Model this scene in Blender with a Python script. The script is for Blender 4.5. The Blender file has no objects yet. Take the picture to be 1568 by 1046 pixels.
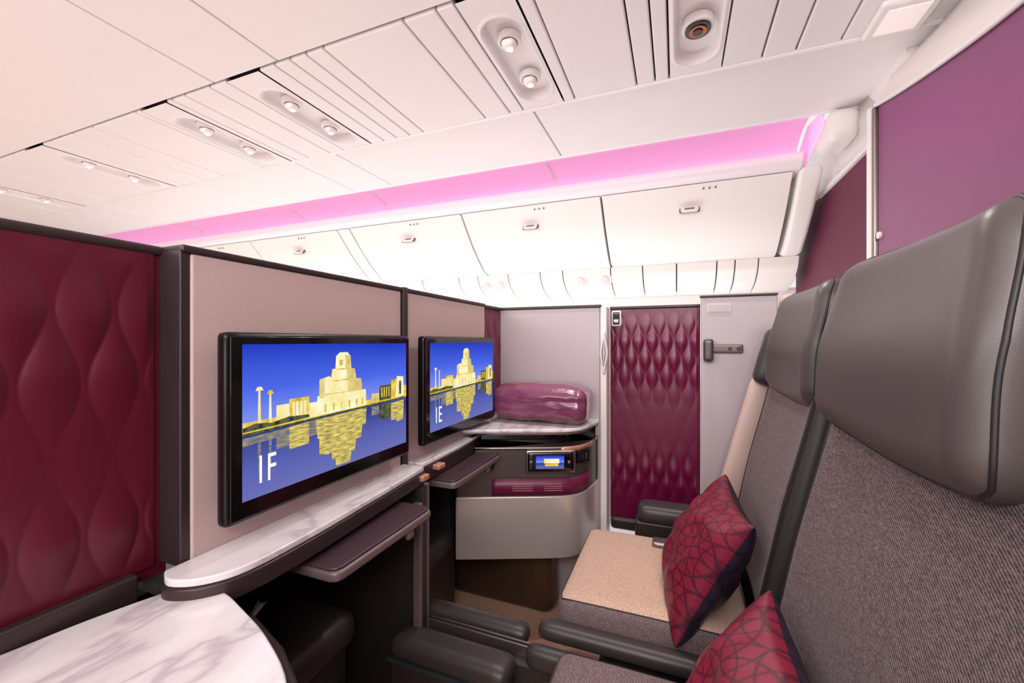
import bpy, bmesh, math, random
from mathutils import Vector, Matrix, noise
random.seed(3)
ZC = 1.18   # eye height; all z below are relative to it, meshes are built with +ZC
S = bpy.context.scene
COL = S.collection

# ---------------------------------------------------------------- materials
def C(r, g, b, a=1.0):
    f = lambda c: (c/255/12.92) if c/255 <= 0.04045 else ((c/255+0.055)/1.055)**2.4
    return (f(r), f(g), f(b), a)

def mat(name, col, rough=0.5, metal=0.0, coat=0.0, sheen=0.0, emis=None, es=0.0,
        bump=0.0, bscale=200.0, var=0.0, vscale=6.0, spec=0.5, stretch=None, bdist=.002):
    m = bpy.data.materials.new(name); m.use_nodes = True
    nt = m.node_tree; b = nt.nodes['Principled BSDF']
    b.inputs['Base Color'].default_value = col
    b.inputs['Roughness'].default_value = rough
    b.inputs['Metallic'].default_value = metal
    b.inputs['Coat Weight'].default_value = coat
    b.inputs['Sheen Weight'].default_value = sheen
    b.inputs['Specular IOR Level'].default_value = spec
    if emis:
        b.inputs['Emission Color'].default_value = emis
        b.inputs['Emission Strength'].default_value = es
    if bump or var:
        g = nt.nodes.new('ShaderNodeNewGeometry')
        mp = nt.nodes.new('ShaderNodeMapping')
        nt.links.new(g.outputs['Position'], mp.inputs['Vector'])
        if stretch: mp.inputs['Scale'].default_value = stretch
    if bump:
        n = nt.nodes.new('ShaderNodeTexNoise'); n.inputs['Scale'].default_value = bscale
        n.inputs['Detail'].default_value = 3
        nt.links.new(mp.outputs[0], n.inputs['Vector'])
        bp = nt.nodes.new('ShaderNodeBump'); bp.inputs['Strength'].default_value = bump
        bp.inputs['Distance'].default_value = bdist
        nt.links.new(n.outputs['Fac'], bp.inputs['Height'])
        nt.links.new(bp.outputs[0], b.inputs['Normal'])
    if var:
        n2 = nt.nodes.new('ShaderNodeTexNoise'); n2.inputs['Scale'].default_value = vscale
        n2.inputs['Detail'].default_value = 4
        nt.links.new(mp.outputs[0], n2.inputs['Vector'])
        r = nt.nodes.new('ShaderNodeValToRGB')
        r.color_ramp.elements[0].position = .3; r.color_ramp.elements[1].position = .7
        r.color_ramp.elements[0].color = tuple(c*(1-var) for c in col[:3])+(1,)
        r.color_ramp.elements[1].color = tuple(min(1, c*(1+var)) for c in col[:3])+(1,)
        nt.links.new(n2.outputs['Fac'], r.inputs['Fac'])
        nt.links.new(r.outputs[0], b.inputs['Base Color'])
    return m

def weave(name, c1, c2, scale=110, rough=.85):
    m = mat(name, c1, rough, sheen=.1)
    nt = m.node_tree; b = nt.nodes['Principled BSDF']
    g = nt.nodes.new('ShaderNodeNewGeometry')
    mp = nt.nodes.new('ShaderNodeMapping'); mp.inputs['Rotation'].default_value = (.6, .35, .7)
    nt.links.new(g.outputs['Position'], mp.inputs['Vector'])
    w = nt.nodes.new('ShaderNodeTexWave'); w.inputs['Scale'].default_value = scale
    w.inputs['Distortion'].default_value = 3; w.inputs['Detail'].default_value = 2
    w.inputs['Detail Scale'].default_value = 4
    nt.links.new(mp.outputs[0], w.inputs['Vector'])
    n = nt.nodes.new('ShaderNodeTexNoise'); n.inputs['Scale'].default_value = scale*3
    n.inputs['Detail'].default_value = 3
    mp2 = nt.nodes.new('ShaderNodeMapping'); mp2.inputs['Scale'].default_value = (1, .35, 1)
    nt.links.new(g.outputs['Position'], mp2.inputs['Vector'])
    nt.links.new(mp2.outputs[0], n.inputs['Vector'])
    mx = nt.nodes.new('ShaderNodeMix'); mx.inputs[0].default_value = .62
    nt.links.new(w.outputs['Fac'], mx.inputs[2]); nt.links.new(n.outputs['Fac'], mx.inputs[3])
    r = nt.nodes.new('ShaderNodeValToRGB')
    r.color_ramp.elements[0].position = .34; r.color_ramp.elements[1].position = .68
    r.color_ramp.elements[0].color = c1; r.color_ramp.elements[1].color = c2
    nt.links.new(mx.outputs[0], r.inputs['Fac']); nt.links.new(r.outputs[0], b.inputs['Base Color'])
    bp = nt.nodes.new('ShaderNodeBump'); bp.inputs['Strength'].default_value = .5
    bp.inputs['Distance'].default_value = .001
    nt.links.new(mx.outputs[0], bp.inputs['Height']); nt.links.new(bp.outputs[0], b.inputs['Normal'])
    return m

def marble():
    m = mat('marble', C(232, 226, 226), .22, coat=.3)
    nt = m.node_tree; b = nt.nodes['Principled BSDF']
    g = nt.nodes.new('ShaderNodeNewGeometry')
    mp = nt.nodes.new('ShaderNodeMapping'); mp.inputs['Rotation'].default_value = (0, 0, .95)
    mp.inputs['Scale'].default_value = (1, .38, 1)
    nt.links.new(g.outputs['Position'], mp.inputs['Vector'])
    n = nt.nodes.new('ShaderNodeTexNoise'); n.inputs['Scale'].default_value = 7
    n.inputs['Detail'].default_value = 5; n.inputs['Roughness'].default_value = .5
    n.inputs['Distortion'].default_value = .8
    nt.links.new(mp.outputs[0], n.inputs['Vector'])
    s = nt.nodes.new('ShaderNodeMath'); s.operation = 'SUBTRACT'; s.inputs[1].default_value = .5
    nt.links.new(n.outputs['Fac'], s.inputs[0])
    a = nt.nodes.new('ShaderNodeMath'); a.operation = 'ABSOLUTE'
    nt.links.new(s.outputs[0], a.inputs[0])
    r = nt.nodes.new('ShaderNodeValToRGB')
    e = r.color_ramp.elements
    e[0].position = 0; e[0].color = C(196, 186, 192)
    e[1].position = .03; e[1].color = C(222, 215, 218)
    x = e.new(.12); x.color = C(236, 231, 232)
    nt.links.new(a.outputs[0], r.inputs['Fac']); nt.links.new(r.outputs[0], b.inputs['Base Color'])
    return m

M = {}
M['ceil'] = mat('ceiling_white', C(236, 231, 231), .5, var=.01)
M['seam'] = mat('seam_dark', C(90, 76, 76), .8)
M['bin'] = mat('bin_white', C(241, 235, 230), .38)
M['trimw'] = mat('trim_white', C(236, 229, 226), .4)
M['cove'] = mat('cove_pink', C(236, 196, 224), .6, emis=C(240, 165, 215), es=.34)
M['lip'] = mat('cove_lip', C(244, 232, 236), .4)
M['bulk'] = mat('bulkhead_purple', C(126, 62, 104), .36, bump=.15, bscale=600, var=.04, vscale=2)
M['bulk2'] = mat('closet_purple', C(96, 18, 56), .6)
M['quilt'] = mat('quilt_burgundy', C(86, 12, 34), .38, bump=.1, bscale=900)
M['door'] = mat('quilt_door', C(100, 6, 52), .30, bump=.1, bscale=900)
M['panel'] = mat('panel_mauve', C(192, 168, 164), .55, bump=.35, bscale=500, var=.05, vscale=300, stretch=(1, 3, .4))
M['panelg'] = mat('panel_grey', C(186, 174, 178), .4, bump=.1, bscale=500)
M['bronze'] = mat('bronze_dark', C(66, 54, 54), .38, metal=.5)
M['darkplastic'] = mat('dark_plastic', C(46, 40, 42), .42)
M['black'] = mat('black_gloss', C(10, 9, 10), .12, coat=.5)
M['rim'] = mat('monitor_rim', C(30, 26, 27), .25, metal=.6)
M['marble'] = marble()
M['plum'] = mat('tray_plum', C(64, 46, 54), .4, bump=.1, bscale=400)
M['metal'] = mat('satin_metal', C(150, 138, 134), .3, metal=.9)
M['post'] = mat('post_taupe', C(118, 102, 102), .4, metal=.3)
M['silver'] = mat('console_silver', C(208, 196, 190), .32, metal=.5)
M['fascia'] = mat('console_fascia', C(86, 78, 78), .3, metal=.4)
M['rose'] = mat('rose_gold', C(225, 165, 138), .3, metal=.5)
M['leather'] = mat('leather_grey', C(78, 70, 69), .38, bump=.2, bscale=700, bdist=.0008)
M['leatherd'] = mat('leather_dark', C(58, 52, 53), .38, bump=.2, bscale=700, bdist=.0008)
M['stitch'] = mat('piping', C(36, 31, 32), .5)
M['fabric'] = weave('seat_fabric', C(36, 28, 31), C(132, 108, 110), 100)
M['fabric2'] = weave('cushion_fabric', C(76, 62, 66), C(150, 126, 128), 100)
M['beige'] = weave('beige_fabric', C(176, 142, 124), C(224, 192, 170))
M['shell'] = mat('seat_shell', C(204, 176, 166), .5, bump=.1)
M['carpet'] = mat('carpet', C(214, 170, 144), .95, bump=.8, bscale=260, var=.3, vscale=120)
M['aisle'] = mat('aisle_floor', C(206, 210, 216), .4)
M['bag'] = mat('bag_plastic', C(124, 60, 90), .22, coat=.7, bump=.7, bscale=26, stretch=(.5, 1, 2.2), bdist=.006)
M['white'] = mat('label_white', C(225, 222, 222), .5)
M['placard'] = mat('placard', C(206, 198, 200), .5)
M['glow'] = mat('lamp_glow', C(255, 240, 220), .4, emis=(1, .85, .68, 1), es=5)
M['glowdim'] = mat('lamp_dim', C(255, 240, 230), .3, emis=(1, .9, .84, 1), es=.7)
M['copper'] = mat('copper', C(150, 92, 66), .25, metal=.9)
M['lblplum'] = mat('label_plum', C(112, 28, 66), .4)
M['lbltext'] = mat('label_text', C(190, 130, 150), .5)
M['window'] = mat('window_light', C(250, 250, 255), .4, emis=(.95, .97, 1, 1), es=1.8)
M['exit'] = mat('exit_lens', C(244, 230, 228), .4, emis=(1, .88, .85, 1), es=.25)

# ---------------------------------------------------------------- mesh helpers
def group(name):
    e = bpy.data.objects.new(name, None); COL.objects.link(e); e.empty_display_size = .1
    return e

def finish(name, bm, m, parent=None, smooth=False):
    me = bpy.data.meshes.new(name)
    bmesh.ops.recalc_face_normals(bm, faces=bm.faces)
    bm.to_mesh(me); bm.free()
    if isinstance(m, (list, tuple)):
        for x in m: me.materials.append(x)
    else: me.materials.append(m)
    if smooth:
        for p in me.polygons: p.use_smooth = True
    o = bpy.data.objects.new(name, me); COL.objects.link(o)
    if parent: o.parent = parent
    return o

def add_bevel(o, w, seg=3):
    md = o.modifiers.new('bev', 'BEVEL'); md.width = w; md.segments = seg
    md.limit_method = 'ANGLE'; md.angle_limit = math.radians(35)
    md.harden_normals = False
    for p in o.data.polygons: p.use_smooth = True
    wn = o.modifiers.new('wn', 'WEIGHTED_NORMAL'); wn.keep_sharp = True
    return o

def box(name, x0, x1, y0, y1, z0, z1, m, parent=None, bev=0.0, rotz=0):
    bm = bmesh.new()
    cx, cy, cz = (x0+x1)/2, (y0+y1)/2, (z0+z1)/2+ZC
    mt = Matrix.Translation((cx, cy, cz)) @ Matrix.Rotation(rotz, 4, 'Z') @ Matrix.Diagonal((abs(x1-x0), abs(y1-y0), abs(z1-z0), 1))
    bmesh.ops.create_cube(bm, size=1, matrix=mt)
    o = finish(name, bm, m, parent)
    if bev: add_bevel(o, bev)
    return o

def prism(name, pts, z0, z1, m, parent=None, bev=0.0):
    bm = bmesh.new()
    a = [bm.verts.new((p[0], p[1], z0+ZC)) for p in pts]
    b = [bm.verts.new((p[0], p[1], z1+ZC)) for p in pts]
    n = len(pts)
    bm.faces.new(a[::-1]); bm.faces.new(b)
    for i in range(n):
        bm.faces.new((a[i], a[(i+1) % n], b[(i+1) % n], b[i]))
    o = finish(name, bm, m, parent)
    if bev: add_bevel(o, bev)
    return o

def extrude_x(name, yz, x0, x1, m, parent=None, closed=True, bev=0, smooth=False):
    bm = bmesh.new()
    a = [bm.verts.new((x0, p[0], p[1]+ZC)) for p in yz]
    b = [bm.verts.new((x1, p[0], p[1]+ZC)) for p in yz]
    n = len(yz)
    for i in range(n if closed else n-1):
        bm.faces.new((a[i], a[(i+1) % n], b[(i+1) % n], b[i]))
    if closed:
        bm.faces.new(a[::-1]); bm.faces.new(b)
    o = finish(name, bm, m, parent, smooth)
    if bev: add_bevel(o, bev)
    return o

def poly3(name, pts, m, parent=None, thick=0, off=-1):
    bm = bmesh.new()
    vs = [bm.verts.new((p[0], p[1], p[2]+ZC)) for p in pts]
    bm.faces.new(vs)
    o = finish(name, bm, m, parent)
    if thick:
        md = o.modifiers.new('s', 'SOLIDIFY'); md.thickness = thick; md.offset = off
    return o

def grid(name, f, nu, nv, m, parent=None, thick=0, smooth=True):
    bm = bmesh.new()
    V = []
    for j in range(nv+1):
        row = []
        for i in range(nu+1):
            p = f(i/nu, j/nv); row.append(bm.verts.new((p[0], p[1], p[2]+ZC)))
        V.append(row)
    for j in range(nv):
        for i in range(nu):
            bm.faces.new((V[j][i], V[j][i+1], V[j+1][i+1], V[j+1][i]))
    o = finish(name, bm, m, parent, smooth)
    if thick:
        md = o.modifiers.new('s', 'SOLIDIFY'); md.thickness = thick; md.offset = 0
    return o

def rmap(p, h, r, deform=None, rot=None, c=(0, 0, 0)):
    q = [h[k]*math.sin(max(-1, min(1, p[k]))*math.pi/2) for k in range(3)]
    core = [max(-(h[k]-r), min(h[k]-r, q[k])) for k in range(3)]
    d = Vector([q[k]-core[k] for k in range(3)])
    if d.length > 1e-9: d = d.normalized()*r
    v = Vector(core)+d
    if deform: v = Vector(deform(v.x, v.y, v.z))
    if rot: v = rot @ v
    return v + Vector((c[0], c[1], c[2]+ZC))

def rbox(name, c, h, r, m, parent=None, n=14, deform=None, rot=None, fmat=None):
    bm = bmesh.new()
    bmesh.ops.create_cube(bm, size=2)
    bmesh.ops.subdivide_edges(bm, edges=bm.edges[:], cuts=n, use_grid_fill=True)
    r = min(r, min(h)*.999)
    if fmat:
        for f in bm.faces:
            cc = f.calc_center_median(); f.material_index = fmat(cc)
    for v in bm.verts: v.co = rmap(v.co, h, r, deform, rot, c)
    return finish(name, bm, m, parent, True)

def tube(name, pts, rad, m, parent=None, cyclic=False, abs_=False):
    cu = bpy.data.curves.new(name, 'CURVE'); cu.dimensions = '3D'
    cu.bevel_depth = rad; cu.bevel_resolution = 3
    sp = cu.splines.new('POLY'); sp.points.add(len(pts)-1)
    for i, p in enumerate(pts):
        sp.points[i].co = (p[0], p[1], p[2]+(0 if abs_ else ZC), 1)
    sp.use_cyclic_u = cyclic
    cu.materials.append(m)
    o = bpy.data.objects.new(name, cu); COL.objects.link(o)
    if parent: o.parent = parent
    return o

def cyl(name, c, r, d, m, parent=None, axis='Z', seg=32, bev=0, r2=None):
    bm = bmesh.new()
    R = {'Z': Matrix(), 'X': Matrix.Rotation(math.pi/2, 4, 'Y'), 'Y': Matrix.Rotation(math.pi/2, 4, 'X')}[axis]
    bmesh.ops.create_cone(bm, cap_ends=True, segments=seg, radius1=r, radius2=r if r2 is None else r2, depth=d,
                          matrix=Matrix.Translation((c[0], c[1], c[2]+ZC)) @ R)
    o = finish(name, bm, m, parent)
    add_bevel(o, bev if bev else min(r, d)*.1, 2)
    return o

def catmull(pts, n=6):
    out = []
    for i in range(len(pts)-1):
        p0 = pts[max(0, i-1)]; p1 = pts[i]; p2 = pts[i+1]; p3 = pts[min(len(pts)-1, i+2)]
        for k in range(n):
            t = k/n
            out.append(tuple(.5*((2*p1[a])+(-p0[a]+p2[a])*t+(2*p0[a]-5*p1[a]+4*p2[a]-p3[a])*t*t+(-p0[a]+3*p1[a]-3*p2[a]+p3[a])*t**3) for a in range(len(p1))))
    out.append(tuple(pts[-1]))
    return out

def text(name, s, loc, size, rotm, m, parent, sx=1.0):
    cu = bpy.data.curves.new(name, 'FONT'); cu.body = s; cu.size = size; cu.materials.append(m)
    cu.extrude = .0003
    o = bpy.data.objects.new(name, cu); COL.objects.link(o)
    o.matrix_world = Matrix.Translation((loc[0], loc[1], loc[2]+ZC)) @ rotm @ Matrix.Diagonal((sx, 1, 1, 1))
    if parent: o.parent = parent
    return o

ROT_FX = Matrix(((0, 0, 1, 0), (1, 0, 0, 0), (0, 1, 0, 0), (0, 0, 0, 1)))

# ---------------------------------------------------------------- room shell
XL, XR = -10.0, .92
box('floor', XL, 2.0, -1.6, 1.92, -1.22, -1.18, M['carpet'])
box('floor_aisle', XL, 2.0, 1.92, 4.2, -1.22, -1.18, M['aisle'])

HC = 1.18
ceil = group('ceiling')
box('ceiling_backing', XL, XR, -1.6, 2.57, HC+.07, HC+.10, M['seam'], ceil)
def row(y0, y1, xs, skip=(), z=HC):
    xs = sorted(xs)
    for a, b in zip(xs[:-1], xs[1:]):
        if any(a-.01 < s < b+.01 for s in skip): continue
        box('ceiling_panel', a+.003, b-.003, y0+.003, y1-.003, z, z+.03, M['ceil'], ceil, .007)
lights = [.075, -.62, -1.80, -2.45, -3.65, -4.9]
LW = .105
seams = [XR, .60, .45, .33, -.09, -.17, -.46, -.80, -.94, -1.327, -1.42, -1.51, -1.6, -2.02, -2.2, -2.30, -2.60, -3.0, -3.2, -3.45, -3.9, -4.4, -5.2, -5.8, -6.5, -7.2, -8, -9, XL]
s2 = set(seams)
for l in lights: s2 |= {round(l-LW, 4), round(l+LW, 4)}
s2 = {s for s in s2 if not any(abs(s-l) < LW-.001 for l in lights)}
s2 = sorted(s2)
cl = [s2[0]]
for s in s2[1:]:
    if s-cl[-1] > .045 or any(abs(abs(s-l)-LW) < .001 for l in lights): cl.append(s)
row(1.27, 2.0, cl, skip=lights)
row(2.0, 2.58, [XR, -.683, -2.0, -2.35, -3.3, -4.6, -6, -7.5, XL])
row(-.1, 1.263, [XR, .25, -.45, -1.563, -1.965, -3.3, -4.7, -6.2, -8, XL])
row(-1.6, -.1, [XR, -.45, -1.563, -1.965, -3.3, -4.7, -6.2, -8, XL])
extrude_x('ceiling_edge_roll', [(1.992, HC-.004), (2.004, HC-.008), (2.012, HC-.004), (2.012, HC+.01), (1.992, HC+.01)], XL, XR, M['ceil'], ceil)

def fixture(xc, kind):
    g = group('reading_light')
    y0, y1 = 1.27, 2.0
    def f(u, v):
        x = xc-LW+.003+u*(2*LW-.006); y = y0+.003+v*(y1-y0-.006)
        dy = max(0, abs(y-1.655)-.19); dx = x-xc
        d = math.hypot(dx, dy)
        R = .085
        t = max(0, min(1, (R-d)/.022)); t = t*t*(3-2*t)
        rim = math.exp(-((d-R)/.008)**2)*.005
        return (x, y, HC+.038*t-rim)
    grid('light_housing', f, 40, 120, M['ceil'], g)
    for k, yy in enumerate((1.53, 1.78)):
        if kind == 2 and k == 1: continue
        cyl('lamp_ring', (xc, yy, HC+.022), .048, .03, M['trimw'], g, bev=.008)
        cyl('lamp_gap', (xc, yy, HC+.009), .036, .006, M['post'], g)
        rbox('lamp_ball', (xc, yy, HC+.006), (.03, .03, .024), .0235, M['trimw'], g, 8)
        cyl('lamp_lens', (xc+.004, yy, HC-.0185), .013, .004, M['glow'] if kind >= 1 else M['glowdim'], g)
    if kind == 2:  # dark spotlight with a copper face, set into the recess
        cyl('spotlight_ring', (xc, 1.72, HC+.02), .058, .034, M['trimw'], g, bev=.006)
        cyl('spotlight_ring_dark', (xc, 1.72, HC+.002), .046, .012, M['black'], g)
        cyl('spotlight_copper', (xc, 1.72, HC-.005), .032, .006, M['copper'], g)
        cyl('spotlight_core', (xc, 1.72, HC-.009), .018, .006, M['black'], g)
    return g
for i, l in enumerate(lights): fixture(l, 2 if i == 0 else (1 if i in (3, 4) else 0))

# cove + lip
cv = group('cove_light')
cp = catmull([(2.57, 1.195), (2.66, 1.235), (2.80, 1.26), (2.95, 1.24), (3.06, 1.17), (3.10, 1.06)], 5)
xs = [.70, -.85, -2.4, -3.4, -4.9, -6.4, -8, XL]
for a, b in zip(xs[:-1], xs[1:]):
    extrude_x('cove_panel', cp, b+.006, a-.006, M['cove'], cv, closed=False, smooth=True)
    extrude_x('cove_joint', [(p[0]+.002, p[1]-.004) for p in cp], b-.012, b+.012, M['lip'], cv, closed=False)
extrude_x('cove_lip', [(2.90, 1.012), (2.855, 1.02), (2.83, 1.045), (2.825, 1.075), (2.84, 1.10), (2.87, 1.10), (2.90, 1.07), (3.2, 1.04), (3.2, 1.012)], XL, .68, M['lip'], cv, smooth=False, bev=.008)
extrude_x('cove_trim_edge', [(2.565, HC-.002), (2.58, HC-.008), (2.59, HC), (2.59, HC+.03), (2.565, HC+.03)], XL, .75, M['ceil'], cv)

# bins
bins = group('overhead_bins')
bx = [.65, -.49, -1.59, -2.72, -2.86, -4.0, -5.15, -6.3, -7.5, -8.7, XL+.05]
prof = catmull([(2.90, 1.008), (2.955, .95), (3.08, .82), (3.22, .70), (3.34, .615)], 5)
for a, b in zip(bx[:-1], bx[1:]):
    p = prof+[(3.40, .60), (3.7, .60), (3.7, 1.008)]
    extrude_x('bin_door', p, b+.007, a-.007, M['bin'], bins, bev=.012)
    if a-b > .5:
        xc = (a+b)/2
        R = Matrix.Rotation(-.72, 3, 'X')
        rbox('bin_latch_shadow', (xc, 3.014, .885), (.064, .012, .034), .011, M['post'], bins, 8, rot=R)
        rbox('bin_latch', (xc, 3.010, .883), (.059, .012, .030), .011, M['bin'], bins, 8, rot=R)
        rbox('bin_latch_inner', (xc, 3.002, .878), (.040, .010, .016), .009, M['metal'], bins, 6, rot=R)
        for k in range(3):
            rbox('bin_mark', (a-.42-.035*k, 2.922, .98), (.006, .004, .005), .003, M['post'], bins, 4)
extrude_x('bin_backing', [(3.0, .99), (3.36, .66), (3.65, .66), (3.65, .99)], XL+.05, .64, M['seam'], bins)
extrude_x('bin_end_cap', [(2.88, 1.03), (2.94, .96), (3.08, .82), (3.22, .70), (3.36, .60), (3.7, .60), (3.7, 1.03)], .672, .80, M['bin'], bins, bev=.03)

ps = group('service_panel')
pp = catmull([(3.42, .60), (3.46, .52), (3.58, .44), (3.78, .39)], 5)
px = [.80, .55, .40, .28, .0, -.25, -.5, -.9, -1.1, -1.4, -1.7, -1.9, -2.3, -2.8, -3.3, -4, -5, -6, -7, -8.5, XL]
for a, b in zip(px[:-1], px[1:]):
    extrude_x('service_segment', pp+[(3.78, .60)], b+.004, a-.004, M['bin'], ps, bev=.005)
extrude_x('service_backing', [(3.45, .60), (3.5, .54), (3.62, .46), (3.75, .42), (3.75, .60)], XL, .80, M['seam'], ps)
for xx in (-.55, -.75, -1.48, -1.62, -2.5, -2.7, -3.9):
    cyl('air_vent', (xx, 3.47, .51), .06, .03, M['lip'], ps, axis='Y', bev=.01)
    cyl('air_vent_hub', (xx, 3.45, .505), .03, .02, M['trimw'], ps, axis='Y', bev=.006)

# side wall with windows
ws = group('wall_side')
extrude_x('side_lining', [(3.80, .42), (3.90, .1), (3.92, -.4), (3.80, -1.18), (4.0, -1.18), (4.05, .42)], XL, 2.0, M['trimw'], ws)
for i in range(14):
    xw = .4-i*.56
    rbox('window_pane', (xw, 3.90, .05), (.14, .03, .2), .028, M['window'], ws, 6)
    rbox('window_frame', (xw, 3.915, .05), (.17, .03, .23), .028, M['trimw'], ws, 6)
box('wall_front', XL-.05, XL, -1.6, 4.0, -1.18, 1.3, M['trimw'])

# bulkhead (rear)
wr = group('wall_rear')
top = catmull([(-1.6, .74), (0, .74), (.9, .755), (1.335, .79), (1.63, .84), (1.9, .90), (2.08, .947)], 6)
bm = bmesh.new()
vs = [bm.verts.new((.75, y, z+ZC)) for y, z in top]+[bm.verts.new((.75, 2.08, 0)), bm.verts.new((.75, -1.6, 0))]
bm.faces.new(vs)
o = finish('bulkhead_panel', bm, M['bulk'], wr); md = o.modifiers.new('s', 'SOLIDIFY'); md.thickness = .03; md.offset = -1
bm = bmesh.new()
a = [bm.verts.new((.745, y, z+ZC)) for y, z in top]+[bm.verts.new((.85, 2.35, .93+ZC)), bm.verts.new((.86, 2.9, .95+ZC))]
mids = [bm.verts.new((.80, y, z+.10+ZC)) for y, z in top]+[bm.verts.new((.86, 2.35, 1.0+ZC)), bm.verts.new((.86, 2.9, 1.02+ZC))]
c = [bm.verts.new((.93, y, HC+.01+ZC)) for y, z in top]+[bm.verts.new((.90, 2.35, HC+.01+ZC)), bm.verts.new((.80, 2.9, HC+.06+ZC))]
for i in range(len(a)-1):
    bm.faces.new((a[i], a[i+1], mids[i+1], mids[i])); bm.faces.new((mids[i], mids[i+1], c[i+1], c[i]))
o = finish('bulkhead_header', bm, M['trimw'], wr, True); md = o.modifiers.new('s', 'SOLIDIFY'); md.thickness = .02; md.offset = 0
tube('bulkhead_top_bead', [(.742, y, z) for y, z in top], .009, M['trimw'], wr)
box('closet_wall', .86, .90, 2.14, 3.8, -1.18, .93, M['bulk2'], wr)
box('closet_upper', .86, .90, 2.14, 3.8, .93, 1.3, M['trimw'], wr)
box('closet_top_rail', .84, .87, 2.3, 3.2, .915, .945, M['trimw'], wr, .006)
box('trim_post', .735, .80, 2.085, 2.135, -1.18, .945, M['metal'], wr, .008)
box('trim_post_white', .725, .78, 2.10, 2.125, -1.18, .95, M['trimw'], wr, .006)
cyl('latch_button', (.745, 2.06, .42), .014, .01, M['white'], wr, axis='X')
extrude_x('cove_end_wall', [(2.60, 1.20), (2.85, 1.24), (3.05, 1.16), (3.05, 1.04), (2.84, 1.05), (2.60, 1.12)], .70, .715, M['cove'], wr, bev=.004)  # end wall of the cove; pink light put in as its own glow
rbox('cove_end_cap', (.785, 2.66, 1.10), (.07, .13, .08), .05, M['trimw'], wr, 10)
ex = group('ceiling_sign')
box('sign_box', .66, .84, 1.80, 1.99, HC-.026, HC, M['trimw'], ex, .012)
box('sign_face', .69, .81, 1.83, 1.96, HC-.029, HC-.025, M['exit'], ex)

# ---------------------------------------------------------------- quilted surface
def qh(u, v, w, L, a):
    n = u/w
    k0 = int(math.floor(n))
    bd = lambda k: k*w+(a if k % 2 else -a)*math.cos(2*math.pi*v/L)
    k = k0-1
    while bd(k+1) <= u: k += 1
    s = (u-bd(k))/(bd(k+1)-bd(k)); wd = (bd(k+1)-bd(k))/(w+2*a)
    return (4*s*(1-s))**.85*wd**1.3

def quilt(name, o, ud, W, H, nrm, w, L, a, amp, env, m, parent, nu, nv, v0=0):
    o = Vector(o); ud = Vector(ud); nrm = Vector(nrm)
    def f(s, t):
        u = s*W; v = t*H
        e = env(t)*min(1, (1-t)*25, t*25)*min(1, s*W/.012, (1-s)*W/.012)
        h = qh(u+.013, v+v0, w, L, a)*amp*e
        p = o+ud*u+Vector((0, 0, v))+nrm*h
        return (p.x, p.y, p.z)
    return grid(name, f, nu, nv, m, parent)
gs = lambda t, c, s: math.exp(-((t-c)/s)**2)
env1 = lambda t: max(0, min(1, .05+1.1*gs(t, .70, .18)+.9*gs(t, .15, .11)))
envd = lambda t: max(0, min(1, .03+1.2*gs(t, .78, .14)+1.0*gs(t, .20, .10)))

# ---------------------------------------------------------------- front partition
fp = group('suite_partition')
PT = .163
quilt('quilted_panel', (-.826, -.6, -.38), (0, 1, 0), 1.03, .53, (1, 0, 0), .036, .23, .014, .0068, env1, M['quilt'], fp, 520, 180, .03)
box('quilt_backing', -.88, -.83, -1.0, .45, -.40, .15, M['quilt'], fp)
box('quilt_top_rail', -.90, -.822, -1.0, .445, .148, PT, M['bronze'], fp, .005)
box('monitor_panel', -.83, -.77, .456, 1.035, -.38, PT-.012, M['panel'], fp, .004)
box('panel_side_frame', -.89, -.773, .44, .456, -.38, PT, M['bronze'], fp, .003)
box('panel_cap', -.84, -.766, .44, 1.035, PT-.012, PT, M['bronze'], fp, .003)
box('monitor_panel_b', -.83, -.77, 1.066, 1.62, -.38, PT-.012, M['panel'], fp, .004)
box('panel_divider', -.84, -.763, 1.040, 1.062, -.38, PT+.002, M['darkplastic'], fp, .004)
box('panel_cap_b', -.84, -.766, 1.066, 1.62, PT-.012, PT, M['bronze'], fp, .003)
quilt('quilted_strip', (-.79, 1.625, -.33), (0, 1, 0), .215, .47, (1, 0, 0), .04, .2, .014, .006, env1, M['door'], fp, 60, 100)
box('strip_backing', -.85, -.795, 1.62, 1.84, -.38, .155, M['quilt'], fp)
box('strip_cap', -.85, -.785, 1.62, 1.84, .15, PT, M['bronze'], fp, .003)
box('footwell_back', -1.30, -1.27, -.3, 1.84, -1.18, -.42, M['darkplastic'], fp)
box('footwell_roof', -1.27, -.775, .42, 1.84, -.43, -.40, M['darkplastic'], fp)
box('footwell_divider', -1.27, -.70, 1.02, 1.065, -1.18, -.42, M['darkplastic'], fp, .004)
box('divider_edge', -.70, -.685, 1.036, 1.060, -1.18, -.42, M['post'], fp, .004)
box('divider_edge_b', -.70, -.675, .995, 1.010, -1.18, -.46, M['post'], fp, .004)
box('divider_edge_dark', -.70, -.68, 1.010, 1.036, -1.18, -.42, M['darkplastic'], fp)
box('footwell_side', -1.27, -.80, .40, .43, -1.18, -.42, M['darkplastic'], fp)
box('footwell_side_b', -1.27, -.85, 1.46, 1.50, -1.18, -.42, M['darkplastic'], fp)
for k in range(7):
    box('vent_slat', -.785, -.775, 1.12, 1.22, -1.12+.024*k, -1.11+.024*k, M['post'], fp)
box('vent_panel', -.83, -.785, 1.065, 1.26, -1.17, -.92, M['darkplastic'], fp)
for nm, yc in (('a', .72), ('b', 1.28)):
    rbox('ottoman_cushion', (-1.02, yc, -.79), (.20, .20, .05), .04, M['leatherd'], fp, 12)
    box('ottoman_base', -1.2, -.84, yc-.17, yc+.17, -1.18, -.83, M['darkplastic'], fp, .01)

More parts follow.
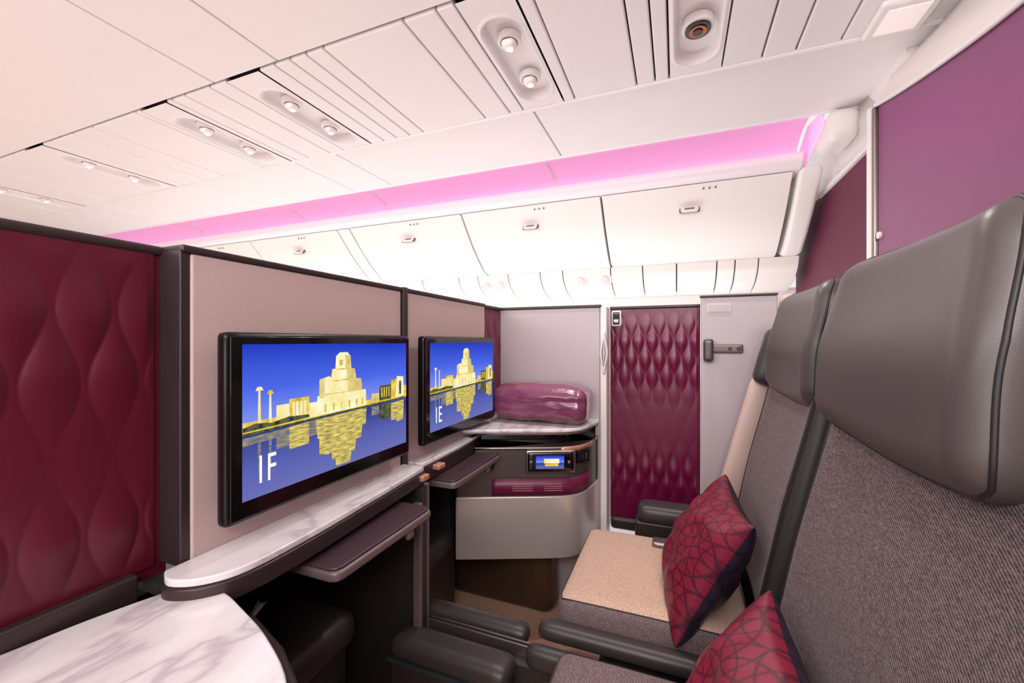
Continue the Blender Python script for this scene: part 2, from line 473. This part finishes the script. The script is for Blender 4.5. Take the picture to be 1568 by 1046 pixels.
# ---------------------------------------------------------------- marble ledge & side table
ml = group('marble_ledge')
out1 = catmull([(-.77, .415), (-.735, .402), (-.69, .425), (-.662, .48), (-.66, .60), (-.672, .78), (-.69, 1.0), (-.695, 1.045)], 5)+[(-.77, 1.045)]
prism('ledge_stone', out1, -.383, -.370, M['marble'], ml, .003)
def offs(pts, d):
    cx = sum(p[0] for p in pts)/len(pts); cy = sum(p[1] for p in pts)/len(pts)
    r = []
    n = len(pts)
    for i in range(n):
        a = Vector(pts[i-1][:2]); b = Vector(pts[(i+1) % n][:2]); t = (b-a)
        if t.length < 1e-9: t = Vector((1, 0))
        t.normalize(); nn = Vector((t.y, -t.x))
        if nn.dot(Vector((pts[i][0]-cx, pts[i][1]-cy))) < 0: nn = -nn
        r.append((pts[i][0]+nn.x*d, pts[i][1]+nn.y*d))
    return r
prism('ledge_fascia', offs(out1, .004), -.418, -.3832, M['bronze'], ml, .004)
out2 = [(-.77, 1.066), (-.715, 1.066), (-.718, 1.3), (-.735, 1.5), (-.75, 1.62), (-.79, 1.66), (-.79, 1.62), (-.77, 1.62)]
prism('ledge_stone_b', out2, -.383, -.370, M['marble'], ml, .003)
prism('ledge_fascia_b', [(-.77, 1.066), (-.712, 1.066), (-.716, 1.3), (-.733, 1.5), (-.77, 1.6)], -.43, -.3832, M['bronze'], ml, .003)
box('rose_clip', -.705, -.675, 1.01, 1.045, -.404, -.388, M['rose'], ml, .004)
box('rose_clip_b', -.72, -.69, 1.12, 1.16, -.404, -.388, M['rose'], ml, .004)

st = group('side_console_table')
tb = catmull([(-.83, .16), (-.806, .25), (-.788, .335), (-.755, .425), (-.72, .447), (-.67, .447), (-.606, .430), (-.52, .402), (-.4235, .354), (-.36, .28), (-.335, .15), (-.33, -.15), (-.34, -.5)], 5)+[(-.83, -.5)]
prism('table_stone', tb, -.4185, -.4005, M['marble'], st, .004)
tb2 = [(-.86, -.52)]+[(-.86, .41), (-.86, .47), (-.80, .475), (-.70, .478), (-.62, .462), (-.52, .43), (-.415, .375), (-.345, .29), (-.318, .15), (-.312, -.15), (-.32, -.52)]
prism('table_frame', tb2, -.47, -.4315, M['bronze'], st, .01)
prism('table_shadow_gap', [(p[0]*.99, p[1]) for p in tb], -.4315, -.4185, M['black'], st)
box('console_rail', -.826, -.806, -.5, .40, -.419, -.375, M['bronze'], st, .005)
prism('console_bridge', [(-.83, .36), (-.80, .40), (-.74, .40), (-.70, .43), (-.66, .50), (-.64, .46), (-.62, .44), (-.68, .46), (-.83, .46)], -.45, -.420, M['darkplastic'], st, .006)
box('console_body', -.84, -.50, -.5, .38, -1.18, -.47, M['darkplastic'], st, .02)

# ---------------------------------------------------------------- monitors
def emis_mat(name, stops, cloud=0.0):
    m = bpy.data.materials.new(name); m.use_nodes = True
    nt = m.node_tree; nt.nodes.clear()
    out = nt.nodes.new('ShaderNodeOutputMaterial'); e = nt.nodes.new('ShaderNodeEmission')
    tc = nt.nodes.new('ShaderNodeTexCoord'); sp = nt.nodes.new('ShaderNodeSeparateXYZ')
    nt.links.new(tc.outputs['Generated'], sp.inputs[0])
    fac = sp.outputs['Z']
    if cloud:
        g = nt.nodes.new('ShaderNodeNewGeometry'); mp = nt.nodes.new('ShaderNodeMapping')
        mp.inputs['Scale'].default_value = (1, 2, 7)
        nt.links.new(g.outputs['Position'], mp.inputs[0])
        n = nt.nodes.new('ShaderNodeTexNoise'); n.inputs['Scale'].default_value = 3; n.inputs['Detail'].default_value = 4
        nt.links.new(mp.outputs[0], n.inputs[0])
        ma = nt.nodes.new('ShaderNodeMath'); ma.operation = 'MULTIPLY_ADD'
        ma.inputs[1].default_value = cloud; nt.links.new(n.outputs['Fac'], ma.inputs[0])
        sb = nt.nodes.new('ShaderNodeMath'); sb.operation = 'SUBTRACT'; sb.inputs[1].default_value = cloud/2
        nt.links.new(sp.outputs['Z'], sb.inputs[0]); nt.links.new(sb.outputs[0], ma.inputs[2])
        fac = ma.outputs[0]
    r = nt.nodes.new('ShaderNodeValToRGB')
    el = r.color_ramp.elements
    el[0].position = stops[0][0]; el[0].color = stops[0][1]
    el[1].position = stops[-1][0]; el[1].color = stops[-1][1]
    for p, c_ in stops[1:-1]:
        x = el.new(p); x.color = c_
    nt.links.new(fac, r.inputs['Fac']); nt.links.new(r.outputs[0], e.inputs[0])
    e.inputs[1].default_value = 1.0
    nt.links.new(e.outputs[0], out.inputs[0])
    return m
def bld_mat(name, c1, c2, sc=45, stretch=(1, 1, 1)):
    m = bpy.data.materials.new(name); m.use_nodes = True
    nt = m.node_tree; nt.nodes.clear()
    out = nt.nodes.new('ShaderNodeOutputMaterial'); e = nt.nodes.new('ShaderNodeEmission')
    g = nt.nodes.new('ShaderNodeNewGeometry'); mp = nt.nodes.new('ShaderNodeMapping')
    mp.inputs['Scale'].default_value = stretch
    nt.links.new(g.outputs['Position'], mp.inputs[0])
    n = nt.nodes.new('ShaderNodeTexNoise'); n.inputs['Scale'].default_value = sc; n.inputs['Detail'].default_value = 2
    nt.links.new(mp.outputs[0], n.inputs['Vector'])
    r = nt.nodes.new('ShaderNodeValToRGB'); r.color_ramp.elements[0].position = .3; r.color_ramp.elements[1].position = .7
    r.color_ramp.elements[0].color = c1; r.color_ramp.elements[1].color = c2
    nt.links.new(n.outputs['Fac'], r.inputs['Fac']); nt.links.new(r.outputs[0], e.inputs[0])
    nt.links.new(e.outputs[0], out.inputs[0])
    return m
SKY = emis_mat('screen_sky', [(0, C(108, 112, 182)), (.2, C(88, 98, 178)), (.41, C(52, 62, 138)), (.44, C(50, 60, 130)), (.5, C(128, 146, 242)), (.7, C(78, 106, 232)), (1, C(38, 62, 196))], .06)
GLD = bld_mat('screen_gold', C(206, 160, 36), C(246, 226, 110), 60)
PAL = bld_mat('screen_pale', C(248, 226, 128), C(255, 252, 220), 30)
SHD = bld_mat('screen_shade', C(206, 180, 100), C(236, 218, 148), 50)
RFL = bld_mat('screen_reflection', C(140, 124, 80), C(246, 226, 120), 60, (1, .7, 5))
RFD = bld_mat('screen_reflection_dim', C(84, 90, 130), C(170, 158, 120), 60, (1, .7, 5))
DRK = bld_mat('screen_dark', C(26, 40, 60), C(110, 112, 60), 90)
WT = bld_mat('screen_text', C(255, 255, 255), C(255, 255, 255))

def monitor(y0, y1, label, name='entertainment_monitor'):
    g = group(name)
    x = -.72; z0, z1 = -.325, .017
    rbox('monitor_body', (x-.014, (y0+y1)/2, (z0+z1)/2), (.014, (y1-y0)/2, (z1-z0)/2), .010, M['rim'], g, 20)
    box('monitor_glass', x-.002, x+.0015, y0+.008, y1-.008, z0+.008, z1-.008, M['black'], g, .001)
    rbox('monitor_mount', (x-.038, (y0+y1)/2, (z0+z1)/2), (.016, .12, .09), .01, M['darkplastic'], g, 6)
    a, b, c, d = y0+.028, y1-.022, z0+.038, z1-.022
    W = b-a; H = d-c
    L = lambda u, v, k=0: (x+.002+.0002*k, a+u*W, c+v*H)
    poly3('picture_sky', [L(0, 0), L(1, 0), L(1, 1), L(0, 1)], SKY, g)
    HZ = .445
    def shore(u): return HZ+.035*u
    def P(nm, uv, m, k): poly3(nm, [L(u, v, k) for u, v in uv], m, g)
    def mir(uv): return [(u, 2*(shore(u)-.02)-v*1.0) for u, v in uv]
    def B(nm, uv, m, k=3, refl=None):
        P(nm, uv, m, k)
        if refl:
            P(nm+'_mirror', [(u, max(.02, v)) for u, v in mir(uv)], refl, k)
    R = lambda u0, v0, u1, v1: [(u0, v0), (u1, v0), (u1, v1), (u0, v1)]
    P('shore', [(0, .42), (1, .46), (1, .50), (0, .46)], GLD, 1)
    P('shore_dark', [(0, .415), (1, .455), (1, .468), (0, .43)], DRK, 2)
    B('tower', [(.060, .45), (.074, .45), (.071, .71), (.063, .71)], PAL, 3, RFD)
    B('tower_cap', [(.050, .695), (.084, .695), (.076, .72), (.058, .72)], PAL, 4)
    B('tower_b', [(.106, .45), (.120, .45), (.117, .68), (.109, .68)], PAL, 3, RFD)
    B('tower_b_cap', [(.098, .665), (.128, .665), (.120, .69), (.106, .69)], GLD, 4)
    B('arcade', R(0, .45, .14, .50), GLD, 3, RFD)
    B('trees', [(0, .44), (.3, .455), (.3, .475), (.2, .49), (.12, .47), (.05, .485), (0, .465)], DRK, 5)
    B('block_b', R(.14, .45, .20, .58), PAL, 3, RFD)
    B('block_c', R(.20, .45, .30, .61), GLD, 3, RFL)
    B('block_c_window', R(.215, .48, .285, .585), PAL, 4)
    for q in range(3): B('block_c_col', R(.225+.02*q, .48, .232+.02*q, .585), SHD, 5)
    B('block_d', R(.29, .45, .36, .56), PAL, 3, RFD)
    B('museum_base', [(.335, .45), (.66, .46), (.655, .60), (.345, .60)], PAL, 4, RFL)
    B('museum_left', [(.355, .58), (.355, .725), (.41, .745), (.47, .70), (.47, .58)], PAL, 5, RFL)
    B('museum_left_side', [(.355, .58), (.355, .725), (.385, .735), (.385, .58)], SHD, 6)
    B('museum_mid', [(.40, .60), (.63, .60), (.62, .70), (.41, .72)], PAL, 5, RFL)
    B('museum_mid_side', [(.53, .60), (.63, .60), (.62, .70), (.53, .715)], SHD, 6)
    B('museum_upper', [(.42, .71), (.585, .70), (.575, .79), (.43, .80)], PAL, 7, RFL)
    B('museum_upper_side', [(.52, .705), (.585, .70), (.575, .79), (.52, .80)], SHD, 8)
    B('museum_crown', [(.447, .79), (.55, .79), (.545, .895), (.452, .905)], PAL, 9, RFL)
    B('museum_crown_side', [(.51, .79), (.55, .79), (.545, .895), (.51, .91)], SHD, 10)
    B('museum_roof', [(.452, .90), (.475, .93), (.525, .93), (.545, .895)], PAL, 9)
    B('museum_eye', R(.472, .825, .497, .87), GLD, 11); B('museum_eye_b', R(.522, .825, .538, .87), GLD, 11)
    for zz in (.60, .70, .79): B('museum_edge', R(.37+.06*(zz > .65)+.02*(zz > .75), zz, .62-.04*(zz > .65)-.03*(zz > .75), zz+.008), GLD, 12)
    for u in (.38, .43, .48, .53, .58, .62): B('museum_arch', R(u, .47, u+.012, .53), GLD, 12)
    B('bridge', [(.65, .465), (.80, .47), (.80, .50), (.65, .50)], GLD, 3)
    B('annex', [(.70, .47), (.76, .47), (.76, .545), (.70, .55)], SHD, 3, RFD)
    B('annex_b', R(.76, .475, .86, .61), DRK, 4, DRK)
    for q in range(4): B('annex_light', R(.775+.02*q, .50, .785+.02*q, .59), GLD, 5)
    B('annex_c', [(.85, .48), (.93, .48), (.93, .66), (.86, .645)], GLD, 4, RFL)
    B('annex_d', [(.90, .48), (.975, .48), (.97, .67), (.91, .68)], PAL, 5, RFL)
    B('annex_e', R(.93, .50, .95, .63), DRK, 6)
    B('annex_f', R(.97, .48, 1.0, .58), GLD, 4)
    text('seat_label', label, L(.045, .09, 14), .074, ROT_FX, WT, g, .62)
    return g
monitor(.48, 1.01, '1F')
monitor(1.084, 1.61, '1E')

# ---------------------------------------------------------------- tray tables
def tray(xf, xb, y0, y1, z):
    g = group('tray_table')
    o1 = [(xb, y0), (xf-.02, y0), (xf-.005, y0+.006), (xf, y0+.02), (xf, y1-.02), (xf-.005, y1-.006), (xf-.02, y1), (xb, y1)]
    prism('tray_frame', o1, z-.026, z-.006, M['post'], g, .006)
    o2 = [(xb, y0+.004), (xf-.024, y0+.004), (xf-.010, y0+.012), (xf-.006, y0+.024), (xf-.006, y1-.024), (xf-.010, y1-.012), (xf-.024, y1-.004), (xb, y1-.004)]
    prism('tray_top', o2, z-.0062, z, M['plum'], g, .003)
    rbox('tray_bracket', (xf-.05, y1-.04, z-.045), (.03, .018, .02), .012, M['bronze'], g, 6)
    rbox('tray_latch', (xf-.014, (y0+y1)/2+.08, z-.036), (.008, .012, .014), .007, M['post'], g, 6)
    return g
tray(-.592, -.765, .60, .935, -.432)
tray(-.632, -.765, 1.12, 1.49, -.432)

# ---------------------------------------------------------------- far console
fc = group('side_console')
front = catmull([(-.80, 1.415), (-.70, 1.457), (-.60, 1.50), (-.45, 1.565), (-.385, 1.605), (-.345, 1.67), (-.325, 1.77), (-.32, 1.835)], 6)
oc = front+[(-.80, 1.835)]
prism('console_shell', oc, -.85, -.605, M['silver'], fc, .006)
sh = offs(oc, -.006)
prism('console_fascia', sh, -.605, -.415, M['fascia'], fc, .004)
rec = offs(oc, -.07)
prism('console_recess', rec, -.415, -.36, M['black'], fc)
prism('console_top_frame', offs(oc, .0), -.366, -.356, M['post'], fc, .003)
prism('console_marble', offs(oc, .004), -.356, -.342, M['marble'], fc, .004)
def strip(name, pts, z0, z1, m, off, parent):
    q = []
    for i in range(len(pts)):
        a = Vector(pts[max(0, i-1)]); b = Vector(pts[min(len(pts)-1, i+1)]); t = (b-a).normalized()
        q.append((pts[i][0]+t.y*off, pts[i][1]-t.x*off))
    bm = bmesh.new()
    A = [bm.verts.new((p[0], p[1], z0+ZC)) for p in q]; B = [bm.verts.new((p[0], p[1], z1+ZC)) for p in q]
    for i in range(len(q)-1): bm.faces.new((A[i], A[i+1], B[i+1], B[i]))
    o = finish(name, bm, m, parent, True)
    md = o.modifiers.new('s', 'SOLIDIFY'); md.thickness = .004; md.offset = 0
    return o
sub = [p for p in front if -.675 < p[0] < -.33]
strip('console_label', sub, -.60, -.535, M['lblplum'], -.002, fc)
strip('console_trim', front[2:], -.422, -.412, M['metal'], .0, fc)
strip('console_light', [p for p in front if -.43 < p[0] < -.328], -.432, -.412, M['rose'], .001, fc)
A23 = math.atan2(.398, .918)
def onface(x, y, z, hx, hz, m, nm, d=.006, r=.006, a=A23):
    rbox(nm, (x, y, z), (hx, d, hz), r, m, fc, 8, rot=Matrix.Rotation(a, 3, 'Z'))
onface(-.458, 1.562, -.468, .098, .045, M['metal'], 'handset_bezel', .008, .007)
onface(-.456, 1.556, -.468, .090, .038, M['black'], 'handset_body', .008, .007)
onface(-.456, 1.548, -.468, .055, .025, SKY, 'handset_screen', .002, .002)
onface(-.450, 1.549, -.463, .030, .009, PAL, 'handset_picture', .002, .002)
onface(-.450, 1.549, -.478, .026, .005, GLD, 'handset_picture_low', .002, .002)
for sx in (-1, 1): onface(-.456+sx*.068, 1.548+sx*.029, -.468, .006, .006, M['metal'], 'handset_button', .004, .003)
onface(-.350, 1.655, -.46, .035, .028, M['black'], 'control_panel', .006, .005, 1.0)
for k in range(3):
    onface(-.352+.012*(k-1), 1.648+.017*(k-1), -.46, .004, .012, M['metal'], 'control_button', .004, .003, 1.0)
for k in range(4):
    onface(-.56+.004*(k % 2), 1.5165, -.557-.008*k, .04, .0007, M['lbltext'], 'label_text', .004, .0007)
    onface(-.45+.004*(k % 2), 1.5635, -.557-.008*k, .035, .0007, M['lbltext'], 'label_text', .004, .0007)
rbox('console_base', (-.745, 1.765, -1.01), (.255, .065, .170), .05, mat('base_bronze', C(88, 68, 56), .3, metal=.5), fc, 10)

bag = group('bedding_bag')
def bagdef(x, y, z):
    n = noise.noise(Vector((x*9, y*9, z*16)))*.006+noise.noise(Vector((x*22, y*20, z*60+3)))*.004
    k = z
    if z > 0: k = z*(1+.08*math.cos(x*7))
    y2 = y*(1-.35*(abs(z)/.08)**3)+n
    x2 = x*(1-.06*(abs(z)/.08)**3)
    groove = -.007*math.exp(-((z-.012-.01*math.sin(x*12))/.010)**2)
    return (x2, y2+(-groove if y < 0 else groove)*1.0, k+n*.8)
rbox('wrapped_blanket', (-.54, 1.715, -.261), (.205, .105, .078), .045, M['bag'], bag, 44, bagdef)

# ---------------------------------------------------------------- aisle side wall of suite
aw = group('wall_suite')
box('aisle_panel', -1.30, -.315, 1.842, 1.872, -1.18, .150, M['panelg'], aw, .004)
box('aisle_panel_cap', -1.30, -.31, 1.838, 1.876, .150, .163, M['bronze'], aw, .003)
box('door_post', -.314, -.285, 1.842, 1.94, -1.18, .155, M['trimw'], aw, .006)
rbox('door_pull', (-.296, 1.838, -.05), (.010, .012, .095), .009, M['white'], aw, 10, deform=lambda x, y, z: (x*(2.0-1.6*abs(z)/.095), y, z))
rbox('door_pull_slot', (-.296, 1.827, -.05), (.006, .004, .06), .003, M['metal'], aw, 8, deform=lambda x, y, z: (x*(1.6-1.4*abs(z)/.06), y, z))
box('grey_panel', .092, .36, 1.845, 1.875, -1.18, .178, M['panelg'], aw, .006)
box('grey_panel_cap', .088, .36, 1.84, 1.88, .178, .186, M['bronze'], aw, .002)
box('beige_panel', .362, .62, 1.80, 1.875, -1.18, .180, M['shell'], aw, .03)
box('info_placard', .115, .20, 1.842, 1.846, .118, .152, M['placard'], aw)
for k in range(4): box('placard_text', .12, .195, 1.8405, 1.842, .124+.007*k, .1255+.007*k, M['metal'], aw)
rbox('coat_hook_plate', (.180, 1.838, -.028), (.062, .008, .018), .007, M['post'], aw, 10)
rbox('coat_hook', (.118, 1.826, -.035), (.018, .018, .045), .010, M['fascia'], aw, 10)
for k in (0, 1): cyl('hook_screw', (.195+.03*k, 1.829, -.028), .007, .006, M['darkplastic'], aw, axis='Y')

dr = group('door_suite')
quilt('door_quilt', (-.283, 1.945, -.80), (1, 0, 0), .373, .945, (0, -1, 0), .030, .16, .0105, .0095, envd, M['door'], dr, 200, 260)
box('door_leaf', -.286, .094, 1.95, 1.985, -.82, .15, M['door'], dr, .004)
box('door_cap', -.286, .094, 1.94, 1.99, .148, .160, M['bronze'], dr, .003)
box('door_sill', -.286, .094, 1.935, 1.99, -.86, -.80, M['darkplastic'], dr, .02)
rbox('door_switch', (-.255, 1.935, .105), (.022, .008, .036), .007, M['trimw'], dr, 8)
rbox('door_switch_face', (-.255, 1.927, .105), (.015, .004, .028), .003, M['black'], dr, 6)
box('switch_mark', -.265, -.245, 1.920, 1.9235, .088, .100, M['white'], dr)

# ---------------------------------------------------------------- seats
def seat(yc, cush, near):
    g = group('airline_seat')
    def cd(x, y, z):
        if z > 0: z += .012*(1-(y/.25)**2)*(1-(x/.24)**2)
        return (x, y, z)
    h = (.245, .235, .065)
    cx, cz = (-.02, -.80) if near else (-.065, -.765)
    rbox('seat_cushion', (cx, yc, cz), h, .035, [cush, M['fabric2']], g, 22, cd,
         fmat=lambda c: 0 if c.z > .9 else 1)
    lp = []
    for k in range(80):
        a = 8*k/80
        s_ = a % 2-1; q = int(a//2)
        yy, xx = [(s_, 1), (1, -s_), (-s_, -1), (-1, s_)][q]
        v = rmap((xx*.985, yy*.985, .80), h, .035, cd, None, (cx, yc, cz)); lp.append(tuple(v))
    tube('cushion_seam', lp, .0018, M['stitch'], g, True, abs_=True)
    ang = math.atan2(.17, .76)
    R = Matrix.Rotation(ang, 3, 'Y')
    hw = .305 if near else .255
    def bd(x, y, z):
        k = (abs(y)/hw)**3
        if x < 0:
            x -= .035*k*(1 if z < .2 else max(.3, 1-(z-.2)*3))
            x -= .018*math.exp(-((z+.12)/.13)**2)*(1-k)
        y *= 1-.10*max(0, (z-.15)/.3)
        return (x, y, z)
    bc = (.335, yc-.05 if near else yc, -.285)
    bh = (.06, hw, .435)
    rbox('seat_back', bc, bh, .045, [M['fabric'], M['leatherd']], g, 30, bd, R,
         fmat=lambda c: 0 if (c.x < -.9 and abs(c.y) < .75) or c.z > .9 and abs(c.y) < .8 else 1)
    for s in (-1, 1):
        for nm, pyy, rr in (('back_piping', .76, .003), ('back_piping_outer', .86, .0016)):
            pts = []
            for k in range(25):
                v = rmap((-1.0, s*pyy, -.9+1.75*k/24), bh, .045, bd, R, bc)
                pts.append((v.x-.0005, v.y, v.z))
            tube(nm, pts, rr, M['stitch'], g, abs_=True)
    hh = (.05, .235, .148)
    R2 = Matrix.Rotation(.14, 3, 'Y')
    def hd(x, y, z):
        k = (abs(y)/.235)
        x -= .030*k**2.5
        if x > 0: x *= .9
        z += -.022*(1-k**2) if z < 0 else .010*(1-k*k)
        y *= 1-.12*max(0, z)/.15
        x -= .012*math.exp(-((z+.02)/.09)**2) if x < 0 else 0
        return (x, y, z)
    hc = (.335 if near else .355, yc, -.008)
    rbox('headrest', hc, hh, .042, M['leather'], g, 26, hd, R2)
    def hloop(px_):
        pts = []
        for k in range(120):
            a = 8*k/120; s_ = a % 2-1; q = int(a//2)
            yy, zz = [(s_, 1), (1, -s_), (-s_, -1), (-1, s_)][q]
            pts.append(tuple(rmap((px_, yy, zz), hh, .042, hd, R2, hc)))
        return pts
    tube('headrest_piping', hloop(-.25), .0028, M['stitch'], g, True, abs_=True)
    tube('headrest_piping_b', hloop(.25), .0018, M['stitch'], g, True, abs_=True)
    rbox('headrest_rear', (.405, yc, .005), (.03, .215, .14), .028, M['leatherd'], g, 12, rot=R2)
    rbox('seat_shell', (.47, yc, -.42), (.055, .27, .56), .04, M['darkplastic'], g, 12, rot=Matrix.Rotation(.10, 3, 'Y'))
    box('seat_base', -.20, .42, yc-.22, yc+.22, -1.18, -.86, M['darkplastic'], g, .02)
    if not near:
        tube('belt', [(.16, yc+.16, -.685), (.06, yc+.15, -.68), (-.01, yc+.15, -.685)], .008, M['metal'], g)
        rbox('belt_buckle', (-.045, yc+.15, -.684), (.032, .026, .010), .008, M['metal'], g, 6)
    return g
seat(.745, M['fabric2'], True)
seat(1.345, M['beige'], False)

sw = group('seat_side_shell')
RS = Matrix.Rotation(.26, 3, 'Y')
rbox('shell_wing', (.285, 1.70, -.50), (.13, .028, .36), .026, M['shell'], sw, 14, rot=RS)
rbox('wing_pad', (.325, 1.66, -.06), (.06, .04, .10), .03, M['leatherd'], sw, 12, rot=RS)
rbox('aisle_armrest', (.02, 1.70, -.66), (.16, .055, .035), .03, M['leatherd'], sw, 12)
box('aisle_armrest_body', -.15, .28, 1.66, 1.74, -1.18, -.69, M['darkplastic'], sw, .01)

cc = group('centre_armrest')
box('centre_body', -.67, .40, 1.005, 1.07, -1.18, -.835, M['darkplastic'], cc, .006)
box('centre_rail', -.67, .30, 1.030, 1.036, -.835, -.805, M['metal'], cc, .001)
box('centre_rail_b', -.67, .30, 1.044, 1.050, -.835, -.805, M['metal'], cc, .001)
def pad(nm, x0, x1, y0, y1, z1, th=.05):
    rbox(nm, ((x0+x1)/2, (y0+y1)/2, z1-th/2), ((x1-x0)/2, (y1-y0)/2, th/2), th*.46, M['leatherd'], cc, 12)
pad('pad_far_front', -.72, -.385, 1.07, 1.13, -.80)
pad('pad_far_rear', -.345, .15, 1.045, 1.10, -.750, .045)
pad('pad_near_front', -.735, -.385, .925, 1.02, -.81, .06)
pad('pad_near_rear', -.36, .10, .985, 1.03, -.775, .06)
box('near_front_body', -.73, -.39, .93, 1.01, -1.18, -.86, M['darkplastic'], cc, .01)
box('front_pad_trim', -.735, -.385, .921, .926, -.868, -.858, mat('teal_trim', C(60, 80, 84), .3, metal=.5), cc)

# ---------------------------------------------------------------- pillows
def pmat(name, base, line):
    m = mat(name, base, .42)
    nt = m.node_tree; b = nt.nodes['Principled BSDF']
    at = nt.nodes.new('ShaderNodeAttribute'); at.attribute_name = 'pat'
    mx = nt.nodes.new('ShaderNodeMix'); mx.data_type = 'RGBA'
    mx.inputs[6].default_value = base; mx.inputs[7].default_value = line
    nt.links.new(at.outputs['Fac'], mx.inputs[0]); nt.links.new(mx.outputs[2], b.inputs['Base Color'])
    return m
PM1 = pmat('pillow_burgundy', C(128, 26, 52), C(54, 16, 32))
PM2 = pmat('pillow_navy', C(44, 32, 48), C(18, 14, 24))
def pillow(c, wax, uax, size, T):
    wax = Vector(wax).normalized(); uax = Vector(uax); uax = (uax-wax*uax.dot(wax)).normalized()
    nx = wax.cross(uax)
    if nx.x > 0: nx = -nx
    N = 170
    bm = bmesh.new(); lay = bm.verts.layers.float_color.new('pat')
    c = Vector((c[0], c[1], c[2]+ZC))
    def pat(u, v):
        s = 3.4; x = (u+1)/2*s; y = (v+1)/2*s
        a = (x+y)*.75; b_ = (x-y)*.75
        fx, fy = a % 1, b_ % 1; m_ = 1e9
        for i in (0, 1):
            for j in (0, 1):
                m_ = min(m_, abs(math.hypot(fx-i, fy-j)-.707))
                m_ = min(m_, abs(math.hypot(fx-i, fy-j)-1.0)*1.3)
        return max(0, 1-m_/.036)
    sheets = []
    for sgn in (1, -1):
        V = []
        for j in range(N+1):
            r = []
            for i in range(N+1):
                u = -1+2*i/N; v = -1+2*j/N
                if sgn == -1 and (i in (0, N) or j in (0, N)):
                    r.append(sheets[0][j][i]); continue
                th = T*((1-u*u)*(1-v*v))**.42
                th += .018*noise.noise(Vector((u*2.6+c.y*3, v*2.6, sgn)))*(1-u**4)*(1-v**4)
                x = u*size*(1-.10*(1-v*v)); y = v*size*(1-.10*(1-u*u))
                vt = bm.verts.new(c+wax*x+uax*y+nx*(th*sgn)); p = pat(u, v); vt[lay] = (p, p, p, 1)
                r.append(vt)
            V.append(r)
        sheets.append(V)
        for j in range(N):
            for i in range(N):
                f = bm.faces.new((V[j][i], V[j][i+1], V[j+1][i+1], V[j+1][i])); f.material_index = 0 if sgn == 1 else 1
    return finish('throw_pillow', bm, [PM1, PM2], None, True)
pillow((.070, 1.265, -.580), (-.06, .99, .03), (.46, .0, .88), .182, .08)
pillow((.085, .71, -.63), (-.04, .99, .03), (.46, .0, .88), .185, .08)

# ---------------------------------------------------------------- lights
def area(name, loc, target, sx, sy, e, col=(1, .975, .965)):
    l = bpy.data.lights.new(name, 'AREA'); l.shape = 'RECTANGLE'; l.size = sx; l.size_y = sy; l.energy = e; l.color = col
    o = bpy.data.objects.new(name, l); COL.objects.link(o)
    o.location = (loc[0], loc[1], loc[2]+ZC)
    d = Vector((target[0]-loc[0], target[1]-loc[1], target[2]-loc[2]))
    o.rotation_euler = d.to_track_quat('-Z', 'Y').to_euler()
    return o
# added fill lights, not cabin lamps, to lift panels, seats and ceiling
area('cabin_fill', (-1.2, -1.4, 1.0), (-.8, 1.4, -.4), 4, .5, 58)  # added fill from behind the camera for upright surfaces
area('panel_fill', (.55, -.9, .85), (-.8, 1.3, -.3), .8, .4, 16, (1, .94, .90))  # added fill aimed at the monitor panels
area('ceiling_fill', (-2.5, -1.2, -.1), (-2.5, 1.0, 1.2), 7, .4, 42)  # added upward fill to brighten the ceiling
area('aisle_fill', (-2.5, 3.3, -.6), (-2.5, 3.1, 1.0), 7, .5, 45)  # added upward fill in the far aisle, for bins and ceiling
for i, l in enumerate(lights):
    p = bpy.data.lights.new('spot_lamp', 'SPOT'); p.energy = 26; p.spot_size = math.radians(150); p.spot_blend = 1
    p.shadow_soft_size = .03; p.color = (1, .94, .88)
    o = bpy.data.objects.new('spot_lamp', p); COL.objects.link(o); o.location = (l, 1.655, HC-.03+ZC)

w = bpy.data.worlds.new('World'); S.world = w; w.use_nodes = True
w.node_tree.nodes['Background'].inputs[0].default_value = (1, .985, .98, 1)
w.node_tree.nodes['Background'].inputs[1].default_value = .9
S.view_settings.view_transform = 'Standard'
S.view_settings.exposure = 0.0

cam = bpy.data.cameras.new('camera'); cam.sensor_width = 36; cam.lens = 14.57; cam.clip_start = .02
co = bpy.data.objects.new('camera', cam); COL.objects.link(co)
co.location = (0, 0, ZC); co.rotation_euler = (math.pi/2, 0, math.radians(21.66))
S.camera = co
